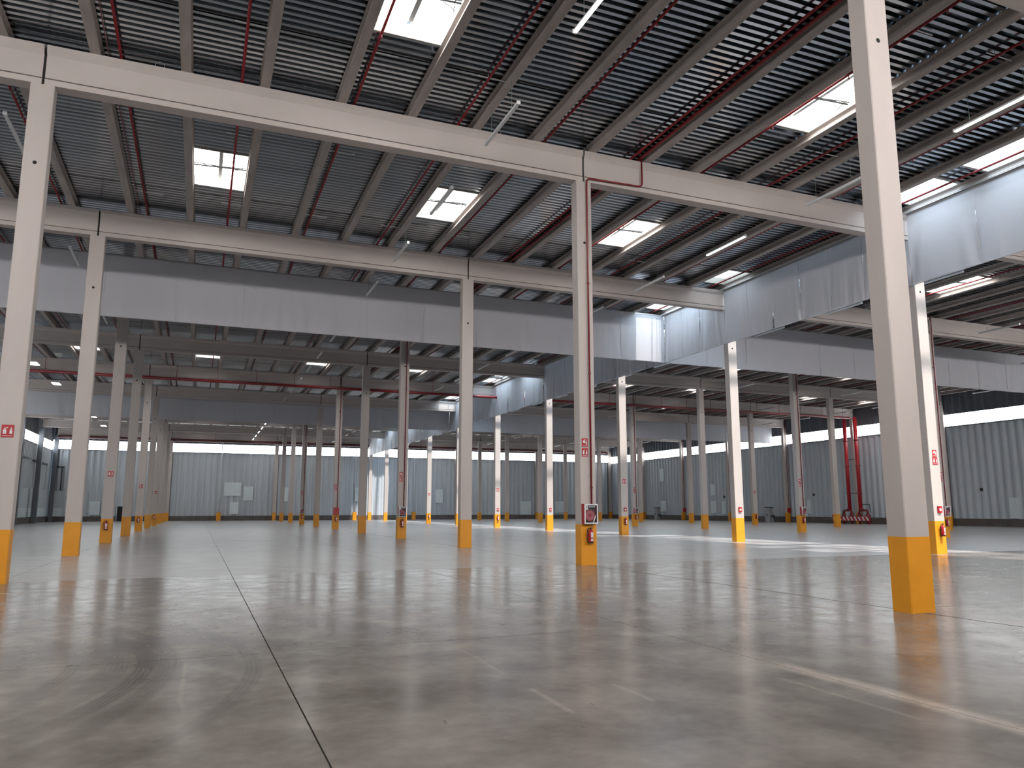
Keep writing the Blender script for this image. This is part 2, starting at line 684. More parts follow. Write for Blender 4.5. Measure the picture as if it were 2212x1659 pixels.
cells = [(XL - .1, jx(J0))] + [(jx(i), jx(i + 1)) for i in range(J0, J1)] + [(jx(J1), XR + .1)]
cidx = [None] + list(range(J0, J1)) + [None]
seams = [YN - .1] + [-2.45 + SY * k for k in range(-1, 10)] + [YF + .1]
seams = [s for s in seams if YN - .2 <= s <= YF + .2]
if seams[-1] < YF:
    seams.append(YF + .1)
groups = [cells[i:i + 7] for i in range(0, len(cells), 7)]
gidx = [cidx[i:i + 7] for i in range(0, len(cells), 7)]
for ya, yb in zip(seams[:-1], seams[1:]):
    sa, sb = ya + .03, yb - .03
    for grp, gi in zip(groups, gidx):
        mb = MB()
        runs = []
        for (x0, x1), ci in zip(grp, gi):
            iv = [(sa, sb)]
            for (c, h0, h1, kd) in SKY:
                if c == ci:
                    new = []
                    for a, b in iv:
                        if h1 <= a or h0 >= b:
                            new.append((a, b))
                        else:
                            if h0 > a + .05:
                                new.append((a, h0))
                            if h1 < b - .05:
                                new.append((h1, b))
                    iv = new
            if runs and runs[-1][2] == iv:
                runs[-1][1] = x1
            else:
                runs.append([x0, x1, iv])
        for x0, x1, iv in runs:
            for a, b in iv:
                deck_strip(mb, x0, x1, a, b)
        if mb.f:
            mb.obj('roof_sheet', MT['deck'], ceiling)
for s in seams[1:-1]:
    MB().box(XL, XR, s - .14, s + .14, ZD + .045, ZD + .24).obj('seam_strip', MT['deckseam'], ceiling)

# ------------------------------------------------------------------ skylights
rowcount = {}
SKY_SORT = sorted(SKY, key=lambda s: (s[0], s[1]))
for c, y0, y1, kd in SKY_SORT:
    x0, x1 = jx(c) + .12, jx(c + 1) - .12
    rowcount[c] = rowcount.get(c, 0) + 1
    vis = in_frame([(x, y, 13.1) for x in (x0, x1) for y in (y0, y1)])
    if kd == 'vent':
        lab = 'white opening skylight, %s from camera between the %s and %s joists' % (nth(rowcount[c]), nth(c - J0 + 1), nth(c - J0 + 2))
    elif kd == 'clear':
        lab = 'bright skylight left of the long smoke curtain, %s from camera' % nth(rowcount[c])
    else:
        lab = 'added unseen rooflight behind the long smoke curtain, %s strip, %s from camera' % ('inner' if c == 14 else 'outer', nth(rowcount[c]))
    t = thing('skylight', lab, 'skylight', ((x0 + x1) / 2, (y0 + y1) / 2, ZD), 'roof skylights')
    hx, hy = (x1 - x0) / 2, (y1 - y0) / 2
    cb = MB()
    top = .34
    cb.box(-hx - .12, -hx, -hy, hy, 0, top)
    cb.box(hx, hx + .12, -hy, hy, 0, top)
    cb.box(-hx - .12, hx + .12, -hy - .02, -hy + .05, -.02, top)
    cb.box(-hx - .12, hx + .12, hy - .05, hy + .02, -.02, top)
    cb.obj('curb', MT['curb'], t)
    mm = MT['sky'] if kd == 'vent' else MT['hazy'] if (c == 13 and abs(y0 - 8.75) < .01) else MT['clear'] if kd == 'clear' else MT['added_light']
    if kd == 'vent':
        for s in (-1, 1):
            p = MB()
            p.box(*sorted((s * .05, s * hx)), -hy + .05, hy - .05, top - .04, top - .02)
            p.m[0] = 1
            p.obj('pane', [MT['curb'], mm], t)
        MB().box(-.06, .06, -hy + .05, hy - .3, top - .12, top - .02).obj('mullion', MT['steel'], t)
        a = MB()
        a.tube([(-hx, .1, .12), (hx, -.05, .12)], .026, 6)
        a.tube([(-hx, -.02, .14), (0, .02, .15), (hx, -.12, .14)], .018, 5)
        for s in (-1, 1):
            a.tube([(s * hx * .55, .05, .12), (s * hx * .95, .35 * s, .22)], .012, 5)
            a.tube([(s * hx * .8, -.2, .12), (s * hx * .92, .3, .10)], .012, 5)
        a.obj('opening_arm', MT['darkframe'], t)
    else:
        p = MB().box(-hx, hx, -hy + .05, hy - .05, top - .04, top - .02)
        p.obj('pane', mm, t)

# ------------------------------------------------------------------ main beams
BEAMPROF = [(0.0, CH), (0.0, CH + .145), (.075, CH + .147), (.075, CH + .178), (.012, CH + .182), (.012, CH + .77), (-.065, CH + .875), (-.07, BT),
            (CD_ + .07, BT), (CD_ + .065, CH + .875), (CD_ - .012, CH + .77), (CD_ - .012, CH + .182), (CD_ - .075, CH + .178), (CD_ - .075, CH + .147), (CD_, CH + .145), (CD_, CH)]
cc = {r: ROWX[r] + CW / 2 for r in ROWS}
for k in range(-1, 10):
    for a, b in zip(ROWS[:-1], ROWS[1:]):
        xa, xb = cc[a], cc[b]
        if not in_frame([(xa + (xb - xa) * t / 8, SY * k, z) for t in range(9) for z in (CH, BT)], 120) and not (k == -1 and a in 'AB'):
            continue
        length = xb - xa - .06
        t = thing('roof_beam', 'pale concrete main beam, %s line from camera, from %s to %s' % (
            nth(k + 2), ROWNAME[a].replace(' row', '') if a in 'ZAB' else {'C': 'long curtain', 'D': 'right of curtain', 'E': 'near right'}[a],
            {'A': 'left row', 'B': 'middle row', 'C': 'long curtain', 'D': 'right of curtain', 'E': 'near right row', 'F': 'right wall'}[b]),
            'beam', (xa + .03, SY * k, 0), 'main roof beams')
        prof = [(y, z) for y, z in BEAMPROF]
        MB().extrude_x(prof, 0, length).obj('beam_body', MT['beam'], t)
        MB().extrude_x([(.05, CH + .01), (.05, BT - .03), (CD_ - .05, BT - .03), (CD_ - .05, CH + .01)], -.06, 0).obj('joint_filler', MT['gap'], t)

# ------------------------------------------------------------------ joists
jw, jt = .115, .15
JPROF = [(-jw, 0), (-jw - .004, .045), (-.045, .085), (-.045, .19), (-jt, .22), (-jt, ZD - BT), (jt, ZD - BT), (jt, .22), (.045, .19), (.045, .085), (jw + .004, .045), (jw, 0)]
jm = MB().extrude_y(JPROF, .0, SY - .03).mesh('joist_body', MT['joist'])
jall = []
for b in range(-2, 9):
    for i in range(J0, J1 + 1):
        x, y = jx(i), SY * b + CD_ / 2
        y0 = max(y, YN + .1)
        pts = [(x, y0 + (SY * (b + 1) - y0) * t / 6, BT) for t in range(7)]
        q = [proj(p) for p in pts]
        q = [p for p in q if p and -20 < p[0] < W_PX + 20 and -20 < p[1] < H_PX + 20]
        size = 0
        if len(q) >= 1:
            size = max(abs(q[0][0] - q[-1][0]) + abs(q[0][1] - q[-1][1]), 5) / min(p[2] for p in q)
        jall.append((size, b, i, x, y))
jall.sort(reverse=True)
rest = MB()
for n, (size, b, i, x, y) in enumerate(jall):
    if size > 0 and n < 290:
        o = put('roof_joist', jm, None, (x, y, BT))
        tag(o, 'raw concrete roof joist, %s from left wall, bay %s the %s main beam' % (nth(i - J0 + 1), 'behind' if b >= -1 else 'before', nth(b + 2 if b >= -1 else 1)),
            'joist', 'roof joists')
    else:
        ya = max(y, YN + .05)
        yb = min(y + SY - .03, YF - .05)
        n0 = len(rest.v)
        rest.extrude_y([(x + px, BT + pz) for px, pz in JPROF], ya, yb)
tag(rest.obj('distant_roof_joists', MT['joist']), 'rest of the raw concrete roof joists, too far off to count', 'joists', None, 'stuff')

# ------------------------------------------------------------------ columns
cm = MB()
c_ = .018
cm.v = []


def chamfer_box(w, d, z0, z1, c):
    m = MB()
    ring = [(c, 0), (w - c, 0), (w, c), (w, d - c), (w - c, d), (c, d), (0, d - c), (0, c)]
    m.v = [(x, y, z0) for x, y in ring] + [(x, y, z1) for x, y in ring]
    for i in range(8):
        j = (i + 1) % 8
        m.f.append((i, j, 8 + j, 8 + i))
    m.f.append(tuple(reversed(range(8))))
    m.f.append(tuple(range(8, 16)))
    m.m = [0] * len(m.f)
    return m


shaft_me = chamfer_box(CW, CD_, 1.165, CH, .015).mesh('shaft', MT['column'])
base_me = chamfer_box(CW + .004, CD_ + .004, 0, 1.167, .015).mesh('painted_base', MT['yellow'])
post_me = chamfer_box(CW, CD_, 0, CH, .015).mesh('shaft', MT['wall_top'])
hm = MB()
hm.tube([(CW / 2, -.002, 9.72), (CW / 2, .03, 9.72)], .045, 12)
hole_me = hm.mesh('lifting_hole', MT['gap'])
for r in ROWS:
    n = 0
    for k in range(-1, 10):
        x, y = ROWX[r], SY * k
        if not in_frame([(x + CW / 2, y, z) for z in (0, 2, 4, 6, 8, 10, 11.7)], 60):
            continue
        n += 1
        t = thing('concrete_column', 'off-white concrete column with yellow base, %s from camera in the %s' % (nth(n), ROWNAME[r]), 'column', (x, y, 0), 'concrete columns')
        if r == 'Z':
            t['label'] = 'plain grey wall post without yellow base, %s from camera along the left wall' % nth(n)
            put('shaft', post_me, t)
            continue
        put('shaft', shaft_me, t)
        put('painted_base', base_me, t, (-.002, -.002, 0))
        put('lifting_hole', hole_me, t)


def colname(r, k):
    n = 0
    for kk in range(-1, k + 1):
        if in_frame([(ROWX[r] + CW / 2, SY * kk, z) for z in (0, 2, 4, 6, 8, 10, 11.7)], 60):
            n += 1
    return '%s column of the %s' % (nth(n), {'D': 'row past the curtain', 'E': 'row near right wall', 'F': 'right wall row'}.get(r, ROWNAME[r]))


# ------------------------------------------------------------------ smoke curtains
def drape(name_label, p0, p1, normal, zt, zb, panels, amp=.055, side=1):
    """fabric panels hung from p0 to p1 (xy), bulging along normal"""
    p0, p1 = Vector(p0), Vector(p1)
    d = p1 - p0
    L = d.length
    d = d / L
    nrm = Vector(normal)
    t = thing('smoke_curtain', name_label, 'curtain', (0, 0, 0), 'grey smoke curtains')
    wpan = L / panels
    rnd = random.Random(int(abs(p0.x * 13 + p0.y * 7)))
    for q in range(panels):
        m = MB()
        nu, nv = 34, 16
        a1, a2, a3 = rnd.uniform(.3, 1), rnd.uniform(.2, 1), rnd.uniform(-1, 1)
        ph, lean = rnd.uniform(0, 6), rnd.uniform(-.5, .5)
        for j in range(nv + 1):
            s = j / nv           # 0 top .. 1 bottom
            for i in range(nu + 1):
                u = i / nu
                env = math.sin(math.pi * min(1, max(0, u))) ** .6
                off = amp * (a1 * math.sin(math.pi * u) * s
                             + .45 * a2 * env * s * math.sin(9 * u + ph + lean * s * 4)
                             + .30 * a3 * env * s ** 2 * math.sin(23 * u + 2 * ph + 5 * (u - .5) * s * lean))
                off += amp * .09 * env * s * a2 * math.sin(41 * u + 3 * ph + 7 * s * (u - .5 + lean))
                # diagonal pull folds near the seams
                e = min(u, 1 - u)
                off += amp * .60 * s * math.exp(-e * 7) * math.sin(26 * (e + .16 * s) + ph)
                pt = p0 + d * (wpan * (q + u)) + nrm * off
                m.v.append((pt.x, pt.y, zt + (zb - zt) * s - .015 * math.sin(math.pi * u) * s * a2))
        for j in range(nv):
            for i in range(nu):
                a = j * (nu + 1) + i
                m.f.append((a, a + 1, a + nu + 2, a + nu + 1))
                m.m.append(0)
        m.obj('fabric_panel', MT['curtain'], t, smooth=True)
        sm = MB()
        pt = p0 + d * (wpan * q)
        sm.tube([(pt.x, pt.y, zt), (pt.x, pt.y, zb)], .008, 5)
        sm.obj('seam', MT['curtain'], t)
    hem = MB()
    hem.tube([(p0.x, p0.y, zb - .01), (p1.x, p1.y, zb - .01)], .018, 6)
    hem.obj('hem_bar', MT['curtain'], t)
    rail = MB()
    rail.bar((p0.x, p0.y, zt + .01), (p1.x, p1.y, zt + .01), .05, .05)
    rail.obj('top_rail', MT['steel'], t)
    return t


XC, Y1C, Y2C, ZB, ZT = 14.10, 16.62, 58.0, 9.94, 12.68
drape('grey smoke curtain left of the corner, hung across behind the second full beam', (XL + .1, Y1C), (XC - .03, Y1C), (0, -1), ZT, ZB - .0, 15)
drape('grey smoke curtain continuing right of the long one, across the nearer bays', (XC + .03, Y1C), (XR - .3, Y1C), (0, -1), ZT, ZB, 15)
drape('far grey smoke curtain across the left half of the hall', (XL + .1, Y2C), (XC - .03, Y2C), (0, -1), ZT, ZB, 12)
drape('far grey smoke curtain across the right half of the hall', (XC + .03, Y2C), (XR - .3, Y2C), (0, -1), ZT, ZB, 12)
drape('bright blue-grey smoke curtain running lengthwise, stretch nearest the camera', (XC, YN + .2), (XC, -.03), (-1, 0), ZT, ZB, 8, .12)
drape('blue-grey lengthwise smoke curtain between the first two beams at right', (XC, .40), (XC, SY - .03), (-1, 0), ZT, ZB, 6, .08)
drape('lengthwise smoke curtain lit by skylight, meeting the crosswise curtain corner', (XC, SY + .40), (XC, Y1C - .03), (-1, 0), ZT, ZB, 3, .12)
drape('lengthwise smoke curtain beyond the first corner, middle of hall', (XC, Y1C + .03), (XC, Y2C - .03), (-1, 0), ZT, ZB, 22, .10)
drape('lengthwise smoke curtain at the far end of the hall', (XC, Y2C + .03), (XC, YF - .2), (-1, 0), ZT, ZB, 16, .10)
# short fabric pieces closing the gap under each beam end
for k, y in ((0, 0.0), (1, SY)):
    m = MB()
    nv = 8
    for j in range(nv + 1):
        s = j / nv
        for i in range(7):
            u = i / 6
            m.v.append((XC - .03 * math.sin(u * 7 + j) * s, y - .03 + .43 * u, CH - .02 + (ZB - CH + .02) * s))
    for j in range(nv):
        for i in range(6):
            a = j * 7 + i
            m.f.append((a, a + 1, a + 8, a + 7))
            m.m.append(0)
    o = m.obj('curtain_infill', MT['curtain'], None, smooth=True)
    tag(o, 'short grey curtain piece below the right end of the %s full beam' % nth(k + 1), 'curtain', 'grey smoke curtains')

# ------------------------------------------------------------------ sprinkler pipes
PIPES = [-27.24, -24.34, -21.44, -18.54, -15.64, -12.74, -9.87, -6.90, -3.85, -1.06, 2.03, 4.80, 7.60, 10.50] + [13.3 + 2.9 * q for q in range(15)]
n = 0
head = MB()
head.tube([(0, 0, -.04), (0, 0, -.10)], [.016, .012], 6)
head.tube([(0, 0, -.105), (0, 0, -.115)], .03, 8)
head_me = head.mesh('sprinkler_head', MT['red'])
hang = MB()
hang.bar((-.30, 0, .05), (.62, 0, .05), .03, .02)
hang.tube([(0, 0, .05), (0, 0, .17)], .008, 5)
hang_me = hang.mesh('hanger', MT['white'])
for x in PIPES:
    for i in range(J0, J1 + 1):
        if abs(x - jx(i)) < .22:
            x = jx(i) + (.24 if x >= jx(i) else -.24)
    n += 1
    t = thing('sprinkler_pipe', 'thin red sprinkler pipe under the roof, %s from the left wall' % nth(n), 'pipe', (x, 0, 12.84), 'red sprinkler pipes')
    MB().tube([(0, YN + .4, 0), (0, YF - .4, 0)], .036, 8).obj('pipe', MT['red'], t, smooth=True)
    if -14 < x < 13:
        y = -9.2
        q = 0
        while y < 24:
            put('sprinkler_head', head_me, t, (0, y, 0))
            if q % 2 == 0 and abs(x - 2.03) > .1:
                put('hanger', hang_me, t, (0, y + .9, 0))
            y += 2.9
            q += 1
x2 = 2.33
t = thing('hose_main_pipe', 'red hose supply pipe beside a sprinkler pipe above the first beam', 'pipe', (x2, 0, 12.86))
MB().tube([(0, YN + .4, 0), (0, 44, 0)], .042, 8).obj('pipe', MT['red'], t, smooth=True)
q = MB().tube([(-13.02 - x2, YN + .4, .02), (-13.02 - x2, 16, .02)], .014, 6)
tag(put('thin_red_conduit', q.mesh('thin_red_conduit', MT['red']), None, (x2, 0, 12.86)), 'very thin red conduit beside the leftmost near sprinkler pipe', 'conduit')


def bend(pts, rad, n=5):
    pts = [Vector(p) for p in pts]
    out = [pts[0]]
    for i in range(1, len(pts) - 1):
        a = (pts[i - 1] - pts[i]).normalized()
        b = (pts[i + 1] - pts[i]).normalized()
        s, e = pts[i] + a * rad, pts[i] + b * rad
        for j in range(n + 1):
            u = j / n
            out.append((1 - u) ** 2 * s + 2 * u * (1 - u) * pts[i] + u * u * e)
    out.append(pts[-1])
    return out


for n_, (cx, cz) in enumerate(((13.62, 12.60), (13.80, 12.64))):
    o = MB().tube([(cx, YN + .3, cz), (cx, Y1C - .1, cz)], .016, 6).obj('cable_conduit', MT['steel'])
    tag(o, 'thin grey cable conduit below skylights beside the long curtain, %s one' % ['left', 'right'][n_], 'conduit', 'grey conduits')

# main ring pipe
t = thing('main_fire_pipe', 'thick red fire main running crosswise below the roof to the right wall', 'pipe', (0, 43.75, 11.58))
MB().tube([(XL + .6, 0, 0), (55.9, 0, 0)], .115, 12).obj('pipe', MT['red'], t, smooth=True)
x = XL + 2
while x < 55:
    MB().tube([(x, 0, .1), (x, 0, 1.14)], .018, 5).obj('hanger_rod', MT['red'], t)
    x += 2.93
t = thing('far_fire_pipe', 'dark red pipe running along the top of the far wall', 'pipe', (0, YF - .75, 11.50))
MB().tube([(XL + .6, 0, 0), (56.5, 0, 0)], .20, 10).obj('pipe', plain('dull_red', (.07, .012, .014), .6), t, smooth=True)
for q in range(14):
    x = XL + 2 + q * 6.2
    MB().tube([(x, 0, .1), (x, 0, 1.2)], .018, 5).obj('hanger_rod', MT['red'], t)

# risers on the right wall
t = thing('fire_riser_manifold', 'pair of thick red riser pipes with valve manifold by the right wall', 'pipes', (55.9, 43.75, 0))
for dy, nm in ((-.75, 'riser_pipe'), (.75, 'riser_pipe')):
    MB().tube([(0, dy, 1.5), (0, dy, 11.58)], .20, 12).obj('riser_pipe', MT['redbox'], t, smooth=True)
    for z in (3.2, 6.2, 9.0):
        MB().tube([(0, dy, z), (0, dy, z + .12)], .26, 12).obj('coupling', MT['red'], t)
for z in (3.3, 7.0):
    MB().bar((.1, -.75, z), (.1, .75, z), .05).obj('tie_bar', MT['black'], t)
for q in range(4):
    y = -1.65 + q * 1.1
    o = MB().tube([(0, y, 0), (0, y, .5), (0, y, .9), (0, y, 1.15)], [.16, .16, .24, .16], 12).obj('valve_body', MT['red'], t, smooth=True)
    w = MB()
    w.tube([(-.34, y + .18 * math.cos(a * math.pi / 5), .8 + .18 * math.sin(a * math.pi / 5)) for a in range(11)], .022, 6)
    w.tube([(-.34, y, .8), (0, y, .8)], .025, 6)
    w.obj('valve_wheel', MT['black'], t)
for s in (-1, 1):
    MB().tube(bend([(0, s * 1.65, 1.1), (0, s * 1.65, 1.45), (0, s * .55, 1.45), (0, s * .55, 1.1)], .2), .12, 8).obj('manifold_arm', MT['red'], t, smooth=True)
    MB().tube(bend([(0, s * 1.1, 1.45), (0, s * .75, 1.75)], .1), .16, 8).obj('branch', MT['red'], t, smooth=True)
MB().tube(bend([(0, -1.0, 2.1), (0, -2.0, 2.1), (0, -2.0, 1.2)], .12), .035, 6).obj('drain_pipe', MT['black'], t)
t = thing('striped_guard_rail', 'red and white striped guard board in front of the riser valves', 'barrier', (55.1, 43.65, 0))
MB().box(-.04, .04, -2.65, 2.65, .36, .80).obj('board', MT['redbox'], t)
for q in range(10):
    y = -2.45 + q * .53
    m = MB()
    n0 = 0
    m.v = [(-.046, y, .38), (-.046, y + .2, .38), (-.046, y + .42, .78), (-.046, y + .22, .78)]
    m.f = [(0, 3, 2, 1)]
    m.m = [0]
    mm = MB()
    vs_ = m.v + [(.0, b, c) for _, b, c in m.v]
    mm.v = vs_
    mm.f = [(0, 3, 2, 1), (4, 5, 6, 7), (0, 1, 5, 4), (1, 2, 6, 5), (2, 3, 7, 6), (3, 0, 4, 7)]
    mm.m = [0] * 6
    mm.obj('white_stripe', MT['white'], t)
for y in (-2.55, 2.55):
    MB().box(-.06, .06, y - .06, y + .06, 0, 1.0).obj('post', MT['red'], t)


# ------------------------------------------------------------------ fire equipment on columns
def sign(r, k, dx, z, w, h, kind, which):
    x, y = ROWX[r] + dx, SY * k - .006
    t = thing('fire_sign', 'red fire %s sign, %s%s' % (kind, which, colname(r, k)), 'sign', (x, y, z), 'red fire signs')
    MB().box(-w / 2, w / 2, -.008, .0055, 0, h).obj('board', MT['redbox'], t)
    p = MB()
    f = -.011
    if kind == 'extinguisher':
        p.box(-w * .36, -w * .10, f, -.007, h * .28, h * .62)
        p.box(-w * .30, -w * .14, f, -.007, h * .66, h * .76)
        p.box(-w * .14, w * .02, f, -.007, h * .74, h * .80)
        p.box(w * .16, w * .38, f, -.007, h * .28, h * .52)
        p.box(w * .20, w * .34, f, -.007, h * .52, h * .70)
        p.box(w * .25, w * .30, f, -.007, h * .70, h * .82)
    else:
        p.tube([(-w * .12, -.007, h * .6), (-w * .12, f, h * .6)], w * .22, 14)
        p.box(-w * .14, w * .14, f, -.007, h * .80, h * .86)
        p.box(w * .18, w * .36, f, -.007, h * .28, h * .56)
        p.box(w * .23, w * .31, f, -.007, h * .56, h * .78)
    p.box(-w * .38, w * .38, f, -.007, h * .10, h * .14)
    p.obj('pictogram', MT['white'], t)


def extinguisher(r, k, dx=.26, z=.64):
    x, y = ROWX[r] + dx, SY * k - .10
    t = thing('fire_extinguisher', 'red fire extinguisher on yellow base of %s' % colname(r, k), 'extinguisher', (x, y, z), 'wall-hung fire extinguishers')
    MB().tube([(0, 0, 0), (0, 0, .02), (0, 0, .30), (0, 0, .34), (0, 0, .365), (0, 0, .38)], [.07, .078, .078, .065, .04, .026], 14).obj('cylinder', MT['redbox'], t, smooth=True)
    MB().tube([(0, 0, -.012), (0, 0, .03)], .081, 14).obj('foot_ring', MT['black'], t)
    v = MB()
    v.tube([(0, 0, .375), (0, 0, .43)], .022, 8)
    v.bar((-.03, 0, .43), (.09, 0, .455), .025, .012)
    v.bar((-.02, 0, .40), (.085, 0, .405), .022, .012)
    v.obj('valve', MT['black'], t)
    MB().tube(bend([(0, -.01, .41), (-.10, -.01, .43), (-.125, -.01, .20), (-.12, -.01, .02)], .07), .012, 6).obj('hose', MT['black'], t, smooth=True)
    m = MB()
    for a0, z0, z1 in ((-1.95, .15, .30), (-1.95, .055, .12)):
        pts = [(.0795 * math.cos(a0 + i * .22), .0795 * math.sin(a0 + i * .22)) for i in range(6)]
        n0 = len(m.v)
        m.v += [(a, b, z0) for a, b in pts] + [(a, b, z1) for a, b in pts]
        for i in range(5):
            m.f.append((n0 + i, n0 + i + 1, n0 + 7 + i, n0 + 6 + i))
            m.m.append(0)
    m.obj('paper_label', MT['white'], t)
    MB().box(-.02, .02, .075, .098, .22, .34).obj('bracket', MT['black'], t)


def hosebox(r, k, solid=False, dx=.02):
    x, y = ROWX[r] + dx, SY * k - .185
    w, h, d = .44, .565, .18
    look = 'closed solid red' if solid else 'glazed red'
    t = thing('hose_reel_box', '%s hose reel box on the %s' % (look, colname(r, k)) if not solid else 'closed solid red hose reel box on the %s' % colname(r, k),
              'hose box', (x, y, 1.185), 'hose reel boxes')
    b = MB()
    b.box(0, .012, 0, d, 0, h)
    b.box(w - .012, w, 0, d, 0, h)
    b.box(.012, w - .012, 0, d, 0, .012)
    b.box(.012, w - .012, 0, d, h - .012, h)
    b.box(.012, w - .012, d - .012, d, .012, h - .012)
    b.obj('housing', MT['redbox'], t)
    if solid:
        MB().box(0, w, -.012, 0, 0, h).obj('door', MT['redbox'], t)
        return
    f = MB()
    f.box(0, .035, -.012, 0, 0, h)
    f.box(w - .035, w, -.012, 0, 0, h)
    f.box(.035, w - .035, -.012, 0, 0, .035)
    f.box(.035, w - .035, -.012, 0, h - .035, h)
    dr = f.obj('door_frame', MT['white'], t)
    MB().box(.035, w - .035, -.008, -.005, .035, h - .035).obj('pane', MT['glass'], dr)
    MB().box(.014, w - .014, d - .016, d - .0125, .014, h - .014).obj('back_lining', MT['black'], t)
    rl = MB().tube([(w * .46, .05, h * .42), (w * .46, .14, h * .42)], .165, 20).obj('hose_reel', MT['redbox'], t)
    h2 = MB()
    for rr in (.13, .10, .07):
        h2.tube([(w * .46 + rr * math.cos(a * math.pi / 8), .045, h * .42 + rr * math.sin(a * math.pi / 8)) for a in range(17)], .014, 6)
    h2.obj('coiled_hose', plain('hose_pink', (.55, .16, .19), .5), rl)
    MB().box(.045, .135, .02, .03, h * .70, h * .93).obj('instruction_card', MT['white'], t)
    lt = MB()
    for q, ww in ((.17, .05), (.24, .045), (.31, .05)):
        lt.box(q, q + ww, .02, .03, h * .83, h * .90)
    lt.obj('lettering', MT['white'], t)
    MB().tube([(w * .7, .03, .05), (w * .88, .03, .24)], .018, 6).obj('nozzle', MT['steel'], t)


def column_pipe(r, k, full=False):
    x, y = ROWX[r] + .33, SY * k - .05
    t = thing('hose_feed_pipe', 'thin red pipe down the front of the %s' % colname(r, k), 'pipe', (x, y, 0), 'red pipes on columns')
    if full:
        pts = bend([(2.0, -.03, 12.86), (2.0, -.03, 11.86), (0, -.03, 11.81), (0, 0, 11.55), (0, 0, 1.75)], .13)
    else:
        pts = bend([(0, .1, 12.84), (0, -.04, 12.7), (0, -.03, 11.7), (0, 0, 11.4), (0, 0, 1.75)], .1)
    MB().tube(pts, .027, 8).obj('pipe', MT['red'], t, smooth=True)
    for z in (2.2, 5.6, 8.4):
        MB().tube([(0, 0, z), (0, 0, z + .05)], .042, 8).obj('coupling', MT['red'], t)
        MB().bar((0, 0, z + .4), (0, .05, z + .4), .07, .03).obj('pipe_clamp', MT['steel'], t)


def callpoint(r, k):
    x, y = ROWX[r] + .26, SY * k - .03
    t = thing('alarm_call_point', 'small red alarm call point on the %s' % colname(r, k), 'alarm', (x, y, 1.46), 'red alarm call points')
    MB().box(-.09, .09, -.03, .03, 0, .24).obj('case', MT['redbox'], t)
    MB().box(-.05, .05, -.036, -.03, .07, .16).obj('button_plate', MT['white'], t)


for r, k in (('B', 0), ('B', 2), ('B', 4), ('B', 6), ('D', 1), ('D', 2), ('D', 4)):
    sign(r, k, .155, 3.42, .19, .25, 'hose', 'upper one on the ')
    sign(r, k, .155, 3.13, .19, .25, 'extinguisher', 'lower one on the ')
    hosebox(r, k, solid=(r == 'B' and k == 4))
    column_pipe(r, k, full=(r == 'B' and k == 0))
    extinguisher(r, k)
for r, k in (('A', 2), ('A', 4), ('A', 6), ('C', 0), ('C', 2), ('C', 4), ('C', 6), ('E', 4)):
    sign(r, k, .26, 3.2, .24, .28, 'extinguisher', 'on the ')
    extinguisher(r, k, .25)
sign('A', 0, .27, 3.20, .24, .28, 'extinguisher', 'on the ')
sign('C', 0, .26, 3.5, .20, .24, 'hose', 'above another on the ')
for r, k in (('C', 0), ('C', 1), ('C', 2), ('C', 3), ('C', 4)):
    callpoint(r, k)
for k in (5, 7):
    hosebox('F', k, solid=True)
    column_pipe('F', k)


# ------------------------------------------------------------------ pendant lamps
def lamp(x, y, lit, lab, near, wide=False):
    z = 11.80
    if wide:
        t = thing('panel_lamp', lab, 'lamp', (x, y, z), 'lit rectangular panel lamps')
        MB().box(-.30, .30, -.65, .65, 0, .09).obj('housing', MT['lampwhite'], t)
        MB().box(-.27, .27, -.62, .62, -.02, 0).obj('diffuser', MT['lit'], t)
        for s in (-1, 1):
            MB().tube([(0, s * .5, .09), (0, s * .5, ZD - z)], .008, 4).obj('suspension_wire', MT['wire'], t)
        return
    hl = 1.2
    em = {1: 'lit', 2: 'litw'}.get(lit)
    if near:
        t = thing('linear_lamp', lab, 'lamp', (x, y, z), 'hanging linear lamps')
        MB().extrude_y([(-.045, .0), (-.03, .06), (.03, .06), (.045, .0)], -hl, hl).obj('housing', MT['lampwhite'], t)
        MB().extrude_y([(-.04, -.025), (-.043, 0), (.043, 0), (.04, -.025)], -hl + .03, hl - .03).obj('diffuser', MT[em] if em else MT['white'], t)
        for s in (-1, 1):
            MB().box(-.048, .048, s * hl - .02, s * hl + .02, -.03, .065).obj('end_cap', MT['white'], t)
            MB().tube([(0, s * .75, .06), (0, s * .75, (ZD if x < -15 else BT) - z)], .006, 4).obj('suspension_wire', MT['wire'], t)
    else:
        m = MB()
        m.extrude_y([(-.05, .0), (-.035, .06), (.035, .06), (.05, .0)], -hl, hl)
        m.extrude_y([(-.045, -.03), (-.048, 0), (.048, 0), (.045, -.03)], -hl + .03, hl - .03, 1)
        for s in (-1, 1):
            m.tube([(0, s * .75, .06), (0, s * .75, (ZD if x < -15 else BT) - z)], .006, 4, 2)
        o = put('linear_lamp', m.mesh('linear_lamp', [MT['lampwhite'], MT[em] if em else MT['white'], MT['wire']]), None, (x, y, z))
        tag(o, lab, 'lamp', 'hanging linear lamps')


